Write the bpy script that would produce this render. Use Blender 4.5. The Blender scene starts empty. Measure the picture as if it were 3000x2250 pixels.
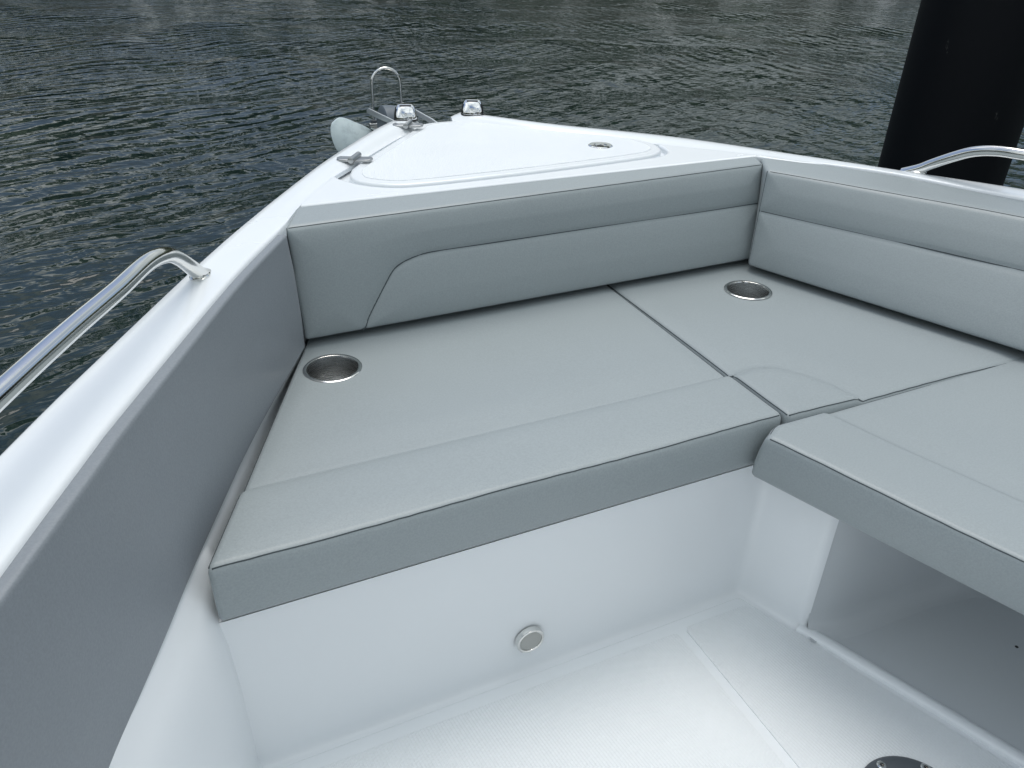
import bpy, bmesh, math, random
import numpy as np
from mathutils import Vector, Matrix
random.seed(4); rng = np.random.default_rng(7)
C = bpy.context.scene
COL = C.collection

# ------------------------------------------------------------------ camera, sky, sun, exposure
cd = bpy.data.cameras.new('camera'); cam = bpy.data.objects.new('camera', cd); COL.objects.link(cam)
R = Matrix(((0.908674, 0.196042, -0.368618), (-0.416986, 0.470207, -0.777836), (0.020839, 0.860508, 0.509011)))
cam.matrix_world = Matrix.Translation((0, 0, 1.2)) @ R.to_4x4()
cd.sensor_width = 36; cd.lens = 27.03; cd.clip_start = 0.02; cd.clip_end = 3000
C.camera = cam
SUN_EL, SUN_AZ = math.radians(74), math.radians(32)      # azimuth measured from +Y (bow) towards +X (starboard)
sl = bpy.data.lights.new('sun', 'SUN'); so = bpy.data.objects.new('sun', sl); COL.objects.link(so)
sl.energy = 1.35; sl.angle = math.radians(34); sl.color = (1.0, 0.97, 0.92)
sd = Vector((math.sin(SUN_AZ)*math.cos(SUN_EL), math.cos(SUN_AZ)*math.cos(SUN_EL), math.sin(SUN_EL)))
so.rotation_euler = sd.to_track_quat('Z', 'Y').to_euler()
W = bpy.data.worlds.new('World'); C.world = W; W.use_nodes = True
nt = W.node_tree; N = nt.nodes; L = nt.links; N.clear()
def nn(tree, t, **k):
    n = tree.nodes.new(t)
    for a, b in k.items():
        if a in n.inputs.keys() if isinstance(a, str) else False: n.inputs[a].default_value = b
        else: setattr(n, a, b)
    return n
out = nn(nt, 'ShaderNodeOutputWorld'); bg = nn(nt, 'ShaderNodeBackground'); bg.inputs[1].default_value = 0.115
sky = nn(nt, 'ShaderNodeTexSky'); sky.sky_type = 'NISHITA'; sky.sun_disc = False
sky.sun_elevation = SUN_EL; sky.sun_rotation = SUN_AZ; sky.dust_density = 2.0; sky.ozone_density = 1.5
tc = nn(nt, 'ShaderNodeTexCoord'); mp = nn(nt, 'ShaderNodeMapping'); mp.inputs['Scale'].default_value = (1, 1, 2.6)
noi = nn(nt, 'ShaderNodeTexNoise'); noi.inputs['Scale'].default_value = 1.7; noi.inputs['Detail'].default_value = 7; noi.inputs['Roughness'].default_value = .55
rp = nn(nt, 'ShaderNodeValToRGB'); rp.color_ramp.elements[0].position = .40; rp.color_ramp.elements[1].position = .52
noi2 = nn(nt, 'ShaderNodeTexNoise'); noi2.inputs['Scale'].default_value = 2.0; noi2.inputs['Detail'].default_value = 5
rp2 = nn(nt, 'ShaderNodeValToRGB')
rp2.color_ramp.elements[0].position = .35; rp2.color_ramp.elements[0].color = (3.3, 3.8, 4.0, 1)
rp2.color_ramp.elements[1].position = .65; rp2.color_ramp.elements[1].color = (8.9, 9.4, 9.45, 1)
mx = nn(nt, 'ShaderNodeMix'); mx.data_type = 'RGBA'
L.new(tc.outputs['Generated'], mp.inputs[0]); L.new(mp.outputs[0], noi.inputs['Vector']); L.new(mp.outputs[0], noi2.inputs['Vector'])
L.new(noi.outputs[0], rp.inputs[0]); L.new(noi2.outputs[0], rp2.inputs[0])
L.new(rp.outputs[0], mx.inputs['Factor']); L.new(sky.outputs[0], mx.inputs[6]); L.new(rp2.outputs[0], mx.inputs[7])
# overcast skies are brighter overhead than near the horizon
nrm = nn(nt, 'ShaderNodeVectorMath'); nrm.operation = 'NORMALIZE'; L.new(tc.outputs['Generated'], nrm.inputs[0])
sx = nn(nt, 'ShaderNodeSeparateXYZ'); L.new(nrm.outputs[0], sx.inputs[0])
gr = nn(nt, 'ShaderNodeMapRange'); gr.inputs[1].default_value = 0; gr.inputs[2].default_value = 1; gr.inputs[3].default_value = .86; gr.inputs[4].default_value = 1.52
L.new(sx.outputs[2], gr.inputs[0])
sc_ = nn(nt, 'ShaderNodeVectorMath'); sc_.operation = 'SCALE'; L.new(mx.outputs[2], sc_.inputs[0]); L.new(gr.outputs[0], sc_.inputs['Scale'])
# a clearing in the clouds off the port bow
dt = nn(nt, 'ShaderNodeVectorMath'); dt.operation = 'DOT_PRODUCT'; dt.inputs[1].default_value = (-.28, .76, .58); L.new(nrm.outputs[0], dt.inputs[0])
cl_ = nn(nt, 'ShaderNodeMapRange'); cl_.inputs[1].default_value = .66; cl_.inputs[2].default_value = .95; cl_.inputs[3].default_value = .03; cl_.inputs[4].default_value = -.13
L.new(dt.outputs['Value'], cl_.inputs[0]); ad = nn(nt, 'ShaderNodeMath'); ad.operation = 'ADD'; L.new(noi.outputs[0], ad.inputs[0]); L.new(cl_.outputs[0], ad.inputs[1]); L.new(ad.outputs[0], rp.inputs[0])
L.new(sc_.outputs[0], bg.inputs[0]); L.new(bg.outputs[0], out.inputs[0])
C.view_settings.view_transform = 'Standard'; C.view_settings.look = 'None'; C.view_settings.gamma = 1
C.view_settings.exposure = 0.0
C.render.engine = 'CYCLES'; C.cycles.max_bounces = 8; C.cycles.diffuse_bounces = 5; C.cycles.use_denoising = True

# ------------------------------------------------------------------ helpers
def tag(o, label=None, cat=None, group=None, kind=None):
    if label: o['label'] = label
    if cat: o['category'] = cat
    if group: o['group'] = group
    if kind: o['kind'] = kind
    return o
def empty(name, loc=(0, 0, 0)):
    o = bpy.data.objects.new(name, None); COL.objects.link(o); o.location = loc; o.empty_display_size = .1
    return o
def link(name, me, mat, parent=None, smooth=True):
    o = bpy.data.objects.new(name, me); COL.objects.link(o)
    if mat: me.materials.clear(); me.materials.append(mat)
    if smooth:
        me.polygons.foreach_set('use_smooth', [True]*len(me.polygons))
    if parent:
        o.parent = parent; o.matrix_parent_inverse = Matrix.Translation(-Vector(parent.location))
    return o
def mesh(name, v, f, mat, parent=None, smooth=True, sharp=None):
    me = bpy.data.meshes.new(name); me.from_pydata([tuple(map(float, p)) for p in v], [], [tuple(map(int, q)) for q in f]); me.update()
    o = link(name, me, mat, parent, smooth)
    if sharp: me.set_sharp_from_angle(angle=math.radians(sharp))
    return o
def interp(tab, y):
    a = sorted(tab); return float(np.interp(y, [p[1] for p in sorted(tab, key=lambda p: p[1])], [p[0] for p in sorted(tab, key=lambda p: p[1])]))
def catmull(P, n=8, closed=False):
    P = [Vector(p) for p in P]; o = []; m = len(P)
    rg = range(m) if closed else range(m-1)
    for i in rg:
        g = (lambda k: P[k % m]) if closed else (lambda k: P[max(0, min(m-1, k))])
        a, b, c, d = g(i-1), g(i), g(i+1), g(i+2)
        for k in range(n):
            t = k/n
            o.append(.5*((2*b)+(c-a)*t+(2*a-5*b+4*c-d)*t*t+(3*b-3*c+d-a)*t**3))
    if not closed: o.append(P[-1])
    return o
def tube_geo(P, r, ns=12, cap=True, closed=False):
    P = [Vector(p) for p in P]; n = len(P); v = []; f = []
    rr = r if hasattr(r, '__len__') else [r]*n
    T = [(P[(i+1) % n if closed else min(i+1, n-1)]-P[(i-1) % n if closed else max(i-1, 0)]).normalized() for i in range(n)]
    u = T[0].orthogonal().normalized()
    for i in range(n):
        u = (u-T[i]*u.dot(T[i])).normalized(); w = T[i].cross(u)
        for k in range(ns):
            a = 2*math.pi*k/ns; v.append(P[i]+(u*math.cos(a)+w*math.sin(a))*rr[i])
    for i in range(n if closed else n-1):
        j = (i+1) % n
        for k in range(ns):
            f.append((i*ns+k, i*ns+(k+1) % ns, j*ns+(k+1) % ns, j*ns+k))
    if cap and not closed:
        f.append(tuple(range(ns))[::-1]); f.append(tuple((n-1)*ns+k for k in range(ns)))
    return v, f
def tube(name, P, r, mat, parent=None, ns=12, closed=False, sharp=50):
    v, f = tube_geo(P, r, ns, True, closed); return mesh(name, v, f, mat, parent, True, sharp)
def lathe(name, prof, mat, parent=None, loc=(0, 0, 0), ns=48, axis='Z', sharp=35, sx=1, sy=1):
    v = []; f = []; n = len(prof)
    for k in range(ns):
        a = 2*math.pi*k/ns
        for r, z in prof:
            p = (r*math.cos(a)*sx, r*math.sin(a)*sy, z)
            if axis == 'Y': p = (p[0], z, p[1])
            v.append((p[0]+loc[0], p[1]+loc[1], p[2]+loc[2]))
    for k in range(ns):
        for i in range(n-1):
            a, b = k*n+i, ((k+1) % ns)*n+i; q = (a, b, b+1, a+1)
            f.append(q if axis != 'Y' else q[::-1])
    me = bpy.data.meshes.new(name); me.from_pydata(v, [], f)
    bm = bmesh.new(); bm.from_mesh(me); bmesh.ops.remove_doubles(bm, verts=bm.verts, dist=1e-6)
    bmesh.ops.recalc_face_normals(bm, faces=bm.faces); bm.to_mesh(me); bm.free()
    o = link(name, me, mat, parent); me.set_sharp_from_angle(angle=math.radians(sharp)); return o
def plate(name, loops, z0, z1, bev, mat, parent=None, sharp=40, res=3, M=None):
    """flat plate cut from closed outlines (first outer, others holes) with rounded edges"""
    cu = bpy.data.curves.new(name, 'CURVE'); cu.dimensions = '2D'; cu.fill_mode = 'BOTH'
    for lp in loops:
        s = cu.splines.new('POLY'); s.points.add(len(lp)-1); s.use_cyclic_u = True
        for q, p in zip(s.points, lp): q.co = (p[0], p[1], 0, 1)
    cu.extrude = (z1-z0)/2-bev; cu.bevel_depth = bev; cu.bevel_resolution = res; cu.offset = -bev
    t = bpy.data.objects.new('t', cu); COL.objects.link(t)
    bpy.context.view_layer.update()
    me = bpy.data.meshes.new_from_object(t.evaluated_get(bpy.context.evaluated_depsgraph_get()))
    bpy.data.objects.remove(t); me.transform(Matrix.Translation((0, 0, (z0+z1)/2)))
    if M is not None: me.transform(M)
    bm = bmesh.new(); bm.from_mesh(me); bmesh.ops.remove_doubles(bm, verts=bm.verts, dist=1e-6); bm.to_mesh(me); bm.free()
    me.name = name; o = link(name, me, mat, parent); me.set_sharp_from_angle(angle=math.radians(sharp))
    zv = (M.to_3x3() @ Vector((0, 0, 1))).normalized() if M is not None else Vector((0, 0, 1))
    me.polygons.foreach_set('use_smooth', [abs(q.normal.dot(zv)) < .9995 for q in me.polygons]); return o
def rrect(x0, x1, y0, y1, r, n=6):
    o = []
    for cx, cy, a0 in ((x1-r, y1-r, 0), (x0+r, y1-r, 90), (x0+r, y0+r, 180), (x1-r, y0+r, 270)):
        for k in range(n+1):
            a = math.radians(a0+90*k/n); o.append((cx+r*math.cos(a), cy+r*math.sin(a)))
    return o
def box_geo(x0, x1, y0, y1, z0, z1):
    v = [(x, y, z) for x in (x0, x1) for y in (y0, y1) for z in (z0, z1)]
    return v, [(0, 1, 3, 2), (4, 6, 7, 5), (0, 4, 5, 1), (2, 3, 7, 6), (0, 2, 6, 4), (1, 5, 7, 3)]

def refine(n, extra=(), w=.02):
    a = set(np.linspace(0, 1, n+1).round(5)); a |= {.002, .006, .012, .02, .03, .97, .98, .988, .994, .998}
    for e in extra:
        for k in np.linspace(-w, w, 9): a.add(round(float(min(1, max(0, e+k))), 5))
    return np.array(sorted(a))
def pad(name, mp, dims, res, r, mat, parent, disp=None, extra=((), (), ())):
    """upholstered block: rounded box lattice in (u,v,w), disp pushes it along w, mp maps to the boat"""
    ax = [refine(res[k], extra[k]) for k in range(3)]
    n = [len(a) for a in ax]; idx = {}; V = []; F = []
    def vid(i, j, k):
        key = (i, j, k)
        if key not in idx: idx[key] = len(V); V.append((ax[0][i], ax[1][j], ax[2][k]))
        return idx[key]
    for side in (0, n[2]-1):
        for i in range(n[0]-1):
            for j in range(n[1]-1):
                q = (vid(i, j, side), vid(i+1, j, side), vid(i+1, j+1, side), vid(i, j+1, side)); F.append(q if side else q[::-1])
    for side in (0, n[1]-1):
        for i in range(n[0]-1):
            for k in range(n[2]-1):
                q = (vid(i, side, k), vid(i+1, side, k), vid(i+1, side, k+1), vid(i, side, k+1)); F.append(q[::-1] if side else q)
    for side in (0, n[0]-1):
        for j in range(n[1]-1):
            for k in range(n[2]-1):
                q = (vid(side, j, k), vid(side, j+1, k), vid(side, j+1, k+1), vid(side, j, k+1)); F.append(q if side else q[::-1])
    U = np.array(V); D = np.array(dims)
    P = U*D; lo = np.full(3, r); hi = D-r
    Q = np.clip(P, lo, hi); d = P-Q; ln = np.linalg.norm(d, axis=1); m = ln > 1e-9
    P[m] = Q[m]+d[m]/ln[m][:, None]*np.minimum(ln[m], r)[:, None] if True else P[m]
    # points on faces keep their face plane, edges are pulled onto the rounding
    U2 = P/D
    X = mp(U2)
    if disp is not None:
        e = 1e-3; Wd = (mp(U2+np.array([0, 0, e]))-X)/e; Wd /= np.linalg.norm(Wd, axis=1)[:, None]
        X = X+Wd*disp(U2, U2*D)[:, None]
    me = bpy.data.meshes.new(name); me.from_pydata(X.tolist(), [], F); me.update()
    bm = bmesh.new(); bm.from_mesh(me); bmesh.ops.recalc_face_normals(bm, faces=bm.faces); bm.to_mesh(me); bm.free()
    return link(name, me, mat, parent)
def on_pad(mp, dims, disp, pts, lift=0.0):
    U = np.array(pts, float); e = 1e-3
    X = mp(U); Wd = (mp(U+np.array([0, 0, e]))-X)/e; Wd /= np.linalg.norm(Wd, axis=1)[:, None]
    d = disp(U, U*np.array(dims)) if disp is not None else np.zeros(len(U))
    return X+Wd*(d+lift)[:, None]
def hexmap(c):
    c = np.array(c, float)   # order: w=0: (u0v0)(u1v0)(u1v1)(u0v1), then w=1 the same
    def f(U):
        u, v, w = U[:, 0:1], U[:, 1:2], U[:, 2:3]
        b = lambda k: (1-u)*(1-v)*c[k]+u*(1-v)*c[k+1]+u*v*c[k+2]+(1-u)*v*c[k+3]
        return (1-w)*b(0)+w*b(4)
    return f
def curvemap(bb, tb, bf, tf):
    """pad map whose four long edges are curves: back bottom, back top, front bottom, front top as (x, y, z) lists"""
    def prep(P):
        Q = catmull(P, 10); d = [0.0]
        for a, b_ in zip(Q[:-1], Q[1:]): d.append(d[-1]+(b_-a).length)
        return np.array(d)/d[-1], np.array([tuple(q) for q in Q])
    K = [prep(P) for P in (bb, tb, bf, tf)]
    def f(U):
        u, v, w = U[:, 0], U[:, 1:2], U[:, 2:3]
        g = [np.stack([np.interp(u, k[0], k[1][:, i]) for i in range(3)], 1) for k in K]
        return (1-w)*((1-v)*g[0]+v*g[1])+w*((1-v)*g[2]+v*g[3])
    return f
def dist_poly(P, poly):
    P = np.asarray(P)[:, :2]; best = np.full(len(P), 1e9)
    for a, b in zip(poly[:-1], poly[1:]):
        a = np.array(a, float); b = np.array(b, float); ab = b-a
        t = np.clip(((P-a)@ab)/(ab@ab), 0, 1); best = np.minimum(best, np.linalg.norm(P-(a+t[:, None]*ab), axis=1))
    return best
def sstep(x, a, b):
    t = np.clip((x-a)/(b-a), 0, 1); return t*t*(3-2*t)

# ------------------------------------------------------------------ materials
def mat(name, col, rough=.4, metal=0, coat=0, spec=.5):
    m = bpy.data.materials.new(name); m.use_nodes = True; b = m.node_tree.nodes['Principled BSDF']
    b.inputs['Base Color'].default_value = (*col, 1); b.inputs['Roughness'].default_value = rough; b.inputs['Metallic'].default_value = metal
    b.inputs['Coat Weight'].default_value = coat; b.inputs['Coat Roughness'].default_value = .06; b.inputs['Specular IOR Level'].default_value = spec
    return m, m.node_tree, b
def add_bump(t, b, height, strength, dist, prev=None):
    n = nn(t, 'ShaderNodeBump'); n.inputs['Strength'].default_value = strength; n.inputs['Distance'].default_value = dist
    t.links.new(height, n.inputs['Height'])
    if prev: t.links.new(prev.outputs[0], n.inputs['Normal'])
    t.links.new(n.outputs[0], b.inputs['Normal']); return n
def noise(t, scale, detail=4, rough=.5, vec=None, dist=0):
    n = nn(t, 'ShaderNodeTexNoise'); n.inputs['Scale'].default_value = scale; n.inputs['Detail'].default_value = detail
    n.inputs['Roughness'].default_value = rough; n.inputs['Distortion'].default_value = dist
    if vec: t.links.new(vec, n.inputs['Vector'])
    return n
def objco(t, scale=(1, 1, 1), rot=(0, 0, 0)):
    c = nn(t, 'ShaderNodeTexCoord'); m = nn(t, 'ShaderNodeMapping'); m.inputs['Scale'].default_value = scale; m.inputs['Rotation'].default_value = rot
    t.links.new(c.outputs['Object'], m.inputs[0]); return m.outputs[0]
def ramp(t, fac, stops):
    r = nn(t, 'ShaderNodeValToRGB'); e = r.color_ramp.elements
    while len(e) < len(stops): e.new(.5)
    for k, (p, c) in enumerate(stops): e[k].position = p; e[k].color = (*c, 1) if len(c) == 3 else c
    t.links.new(fac, r.inputs[0]); return r

# white gelcoat
GEL, t, b = mat('white gelcoat', (.80, .835, .86), .25, 0, .3)
n1 = noise(t, 3.0, 5, .6, objco(t)); r1 = ramp(t, n1.outputs[0], [(.3, (.785, .82, .845)), (.7, (.81, .845, .87))]); t.links.new(r1.outputs[0], b.inputs['Base Color'])
n2 = noise(t, 9, 3, .5, objco(t)); add_bump(t, b, n2.outputs[0], .12, .002)
mr = nn(t, 'ShaderNodeMapRange'); mr.inputs[3].default_value = .16; mr.inputs[4].default_value = .34; t.links.new(n1.outputs[0], mr.inputs[0]); t.links.new(mr.outputs[0], b.inputs['Roughness'])
# moulded liner: same gelcoat, less shine
LIN, t, b = mat('liner gelcoat', (.80, .83, .85), .30, 0, .35)
n1 = noise(t, 2.2, 6, .6, objco(t)); r1 = ramp(t, n1.outputs[0], [(.3, (.785, .815, .835)), (.7, (.81, .84, .86))]); t.links.new(r1.outputs[0], b.inputs['Base Color'])
n2 = noise(t, 5, 3, .5, objco(t)); add_bump(t, b, n2.outputs[0], .15, .003)
# non-skid: woven diamond pattern pressed in the gelcoat
def nonskid(name, col, pitch, rot, depth):
    m, t, b = mat(name, col, .5, 0, 0)
    v = objco(t, (1, 1, 1), (0, 0, rot)); s = nn(t, 'ShaderNodeSeparateXYZ'); t.links.new(v, s.inputs[0])
    k = 2*math.pi/pitch; sin = []
    for i, sq in ((0, 1.0), (1, .75)):
        mu = nn(t, 'ShaderNodeMath'); mu.operation = 'MULTIPLY'; mu.inputs[1].default_value = k*sq; t.links.new(s.outputs[i], mu.inputs[0])
        si = nn(t, 'ShaderNodeMath'); si.operation = 'SINE'; t.links.new(mu.outputs[0], si.inputs[0]); sin.append(si)
    pr = nn(t, 'ShaderNodeMath'); pr.operation = 'MULTIPLY'; t.links.new(sin[0].outputs[0], pr.inputs[0]); t.links.new(sin[1].outputs[0], pr.inputs[1])
    add_bump(t, b, pr.outputs[0], .8, depth)
    n1 = noise(t, 4, 6, .65, objco(t)); r1 = ramp(t, n1.outputs[0], [(.25, tuple(c*.965 for c in col)), (.7, col)]); t.links.new(r1.outputs[0], b.inputs['Base Color'])
    return m
SKID = nonskid('floor non-skid', (.765, .795, .812), .0072, .5, .0005)
SKIDH = nonskid('hatch non-skid', (.80, .84, .865), .005, .9, .0005)
# vinyl upholstery
def vinyl(name, col):
    m, t, b = mat(name, col, .43, 0, 0, .52)
    o = objco(t)
    n1 = noise(t, 330, 3, .6, o); n2 = noise(t, 6, 5, .6, o); n3 = noise(t, 1.6, 3, .5, o)
    bp = add_bump(t, b, n1.outputs[0], .26, .0008); add_bump(t, b, n2.outputs[0], .35, .004, bp)
    r1 = ramp(t, n3.outputs[0], [(.3, tuple(c*.97 for c in col)), (.7, tuple(c*1.03 for c in col))]); 
    sp = ramp(t, n1.outputs[0], [(.35, (.93, .93, .93)), (.65, (1.04, 1.04, 1.04))])
    mm = nn(t, 'ShaderNodeMix'); mm.data_type = 'RGBA'; mm.blend_type = 'MULTIPLY'; mm.inputs[0].default_value = 1
    t.links.new(r1.outputs[0], mm.inputs[6]); t.links.new(sp.outputs[0], mm.inputs[7]); t.links.new(mm.outputs[2], b.inputs['Base Color'])
    b.inputs['Sheen Weight'].default_value = .08
    return m
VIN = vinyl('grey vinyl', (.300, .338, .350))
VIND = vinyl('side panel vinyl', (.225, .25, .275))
THR, _, _ = mat('seam thread', (.055, .068, .075), .8)
def metal(name, col, rough, brush=None, aniso=0):
    m, t, b = mat(name, col, rough, 1)
    if brush:
        n1 = noise(t, 1, 6, .7, objco(t, brush)); mr = nn(t, 'ShaderNodeMapRange'); mr.inputs[3].default_value = rough*.6; mr.inputs[4].default_value = rough*1.7
        t.links.new(n1.outputs[0], mr.inputs[0]); t.links.new(mr.outputs[0], b.inputs['Roughness']); add_bump(t, b, n1.outputs[0], .15, .0006)
    return m
SS = metal('polished stainless', (.72, .72, .70), .09, (40, 40, 40))
SSB = metal('brushed stainless', (.50, .50, .49), .26, (60, 60, 900))
SSD = metal('cast stainless hinge', (.42, .43, .43), .28, (200, 200, 200))
CHR = metal('chrome', (.80, .81, .82), .05)
ZNC, _, _ = mat('satin steel', (.55, .58, .59), .4, .5)
BLK, _, _ = mat('black rubber', (.012, .013, .014), .45)
PLG, t, b = mat('grey plastic', (.075, .088, .10), .42)
n1 = noise(t, 30, 4, .5, objco(t)); add_bump(t, b, n1.outputs[0], .1, .001)
ROL, _, _ = mat('slate roller plastic', (.10, .125, .15), .5)
GLV, t, b = mat('galvanised steel', (.62, .70, .72), .45, .1)
n1 = noise(t, 30, 6, .65, objco(t)); r1 = ramp(t, n1.outputs[0], [(.30, (.50, .58, .60)), (.5, (.66, .76, .78)), (.72, (.72, .81, .82))]); t.links.new(r1.outputs[0], b.inputs['Base Color'])
add_bump(t, b, n1.outputs[0], .25, .002)
PIL, t, b = mat('black coated pile', (.004, .005, .007), .55, 0, 0, .15)
n1 = noise(t, 14, 8, .7, objco(t, (1, 1, .35), (0, 0.25, 0))); r1 = ramp(t, n1.outputs[0], [(.0, (.003, .004, .006)), (.67, (.004, .005, .007)), (.74, (.10, .10, .095))]); t.links.new(r1.outputs[0], b.inputs['Base Color'])
ROP, _, _ = mat('dark rope', (.015, .017, .018), .8)
# water
WAT, t, b = mat('harbour water', (.009, .020, .019), .02, 0, 0, .5)
b.inputs['IOR'].default_value = 1.333
co = nn(t, 'ShaderNodeTexCoord').outputs['Object']
def wavelayer(angle, across, along, detail, dist, seed, rough=.55):
    m0 = nn(t, 'ShaderNodeMapping'); m0.inputs['Rotation'].default_value = (0, 0, -math.radians(angle)); m0.inputs['Location'].default_value = (seed, seed*1.7, 0)
    m1 = nn(t, 'ShaderNodeMapping'); m1.inputs['Scale'].default_value = (1/along, 1/across, 1)
    t.links.new(co, m0.inputs[0]); t.links.new(m0.outputs[0], m1.inputs[0])
    return noise(t, 1, detail, rough, m1.outputs[0], dist).outputs[0]
sep = nn(t, 'ShaderNodeSeparateXYZ'); t.links.new(co, sep.inputs[0])
def mth(op, a, c):
    n = nn(t, 'ShaderNodeMath'); n.operation = op
    for i, q in enumerate((a, c)):
        if isinstance(q, (int, float)): n.inputs[i].default_value = q
        else: t.links.new(q, n.inputs[i])
    return n.outputs[0]
def crests(normal_deg, lam, dist, seed, dscale=1.0):
    """long-crested ripples travelling along normal_deg"""
    m0 = nn(t, 'ShaderNodeMapping'); m0.inputs['Rotation'].default_value = (0, 0, -math.radians(normal_deg)); m0.inputs['Location'].default_value = (seed, seed*.7, 0)
    w = nn(t, 'ShaderNodeTexWave'); w.wave_type = 'BANDS'; w.bands_direction = 'X'; w.wave_profile = 'SIN'
    w.inputs['Scale'].default_value = .314/lam; w.inputs['Distortion'].default_value = dist; w.inputs['Detail'].default_value = 2; w.inputs['Detail Scale'].default_value = dscale; w.inputs['Detail Roughness'].default_value = .5
    t.links.new(co, m0.inputs[0]); t.links.new(m0.outputs[0], w.inputs['Vector']); return w.outputs['Fac']
def patchy(scale, lo, hi, seed, a_=.36, b_=.64):
    m0 = nn(t, 'ShaderNodeMapping'); m0.inputs['Location'].default_value = (seed, seed*1.3, seed); t.links.new(co, m0.inputs[0])
    n_ = noise(t, scale, 3, .55, m0.outputs[0], .4); r_ = nn(t, 'ShaderNodeMapRange'); r_.inputs[1].default_value = a_; r_.inputs[2].default_value = b_; r_.inputs[3].default_value = lo; r_.inputs[4].default_value = hi
    t.links.new(n_.outputs[0], r_.inputs[0]); return r_.outputs[0]
side = nn(t, 'ShaderNodeMapRange'); side.inputs[1].default_value = .5; side.inputs[2].default_value = 6.0; t.links.new(sep.outputs[0], side.inputs[0])
inv = mth('SUBTRACT', 1.0, side.outputs[0])
LW = mth('ADD', mth('MULTIPLY', inv, .8), .2); RW = mth('ADD', mth('MULTIPLY', side.outputs[0], .8), .2)
terms = [(crests(123, .23, 5.0, 3, .8), .0135, LW, patchy(.35, .25, 1.1, 2)), (crests(108, .135, 4.5, 8, 1.2), .0050, LW, patchy(.5, .2, 1.2, 5)),
         (crests(172, .24, 5.0, 13, .8), .0125, RW, patchy(.30, .25, 1.1, 9)), (crests(150, .14, 4.5, 21, 1.2), .0050, RW, patchy(.5, .2, 1.2, 12)),
         (wavelayer(10, .07, .15, 2, .6, 5, .45), .0150, None, patchy(.25, .45, 1.3, 17)), (wavelayer(-35, 1.3, 3.4, 2, .5, 9), .075, None, None),
         (wavelayer(28, .5, 1.3, 2, .7, 17, .45), .066, None, patchy(.3, .5, 1.1, 23)), (wavelayer(-70, .19, .42, 2, .9, 31, .45), .030, None, patchy(.4, .3, 1.1, 29))]
h = None
for w_, amp, m1_, m2_ in terms:
    q = mth('MULTIPLY', w_, amp)
    for mm_ in (m1_, m2_):
        if mm_ is not None: q = mth('MULTIPLY', q, mm_)
    h = q if h is None else mth('ADD', h, q)
bp = nn(t, 'ShaderNodeBump'); bp.inputs['Strength'].default_value = 1; bp.inputs['Distance'].default_value = 1; t.links.new(h, bp.inputs['Height']); t.links.new(bp.outputs[0], b.inputs['Normal'])
BNK, t, b = mat('shore stone and soil', (.05, .06, .035), .9)
gz = nn(t, 'ShaderNodeSeparateXYZ'); t.links.new(objco(t), gz.inputs[0]); n1 = noise(t, .35, 6, .7, objco(t))
sm = nn(t, 'ShaderNodeMath'); sm.operation = 'LESS_THAN'; sm.inputs[1].default_value = .75; t.links.new(gz.outputs[2], sm.inputs[0])
r1 = ramp(t, n1.outputs[0], [(.46, (.06, .06, .05)), (.56, (.30, .31, .30)), (.66, (.55, .56, .55))]); mm = nn(t, 'ShaderNodeMix'); mm.data_type = 'RGBA'; mm.inputs[6].default_value = (.05, .06, .035, 1)
t.links.new(sm.outputs[0], mm.inputs[0]); t.links.new(r1.outputs[0], mm.inputs[7]); t.links.new(mm.outputs[2], b.inputs['Base Color'])
FOL, t, b = mat('tree foliage', (.045, .075, .035), .8)
n1 = noise(t, .35, 4, .6, objco(t)); r1 = ramp(t, n1.outputs[0], [(.3, (.045, .07, .04)), (.55, (.085, .105, .065)), (.75, (.13, .105, .08))]); t.links.new(r1.outputs[0], b.inputs['Base Color'])

# ------------------------------------------------------------------ water and far bank
ZW = -0.25
def build_water():
    nr, na = 300, 720
    rad = np.concatenate([[0.0], 0.4*(1500/0.4)**(np.linspace(0, 1, nr))]); ang = np.linspace(0, 2*np.pi, na, endpoint=False)
    Rr, A = np.meshgrid(rad, ang, indexing='ij'); X = Rr*np.cos(A)+.8; Y = Rr*np.sin(A)+.5; Z = np.zeros_like(X)
    sp = Rr*0.028+.01
    for k in range(46):
        lam = .45*(3.2/.45)**rng.random(); d = math.radians(rng.choice([123, 172, 100])+rng.normal()*22)
        kk = 2*np.pi/lam; att = np.clip(lam/(3.2*sp)-.6, 0, 1)
        Z += att*.0024*lam*np.sin(kk*(X*math.cos(d)+Y*math.sin(d))+rng.random()*6.28+.6*np.sin(X*.7+Y*.5+k))
    Z *= np.clip((60-Rr)/40, 0, 1)
    V = np.stack([X, Y, Z], -1).reshape(-1, 3); i = np.arange(nr)[:, None]*na; j = np.arange(na)[None]; j2 = (j+1) % na
    F = np.stack([i+j, i+na+j, i+na+j2, i+j2], -1).reshape(-1, 4)
    me = bpy.data.meshes.new('water'); me.vertices.add(len(V)); me.vertices.foreach_set('co', V.ravel())
    me.loops.add(len(F)*4); me.loops.foreach_set('vertex_index', F.ravel().astype(np.int32)); me.polygons.add(len(F))
    me.polygons.foreach_set('loop_start', np.arange(len(F))*4); me.update(); me.validate()
    o = link('water', me, WAT); o.location = (0, 0, ZW); tag(o, kind='structure'); return o
build_water()
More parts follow.
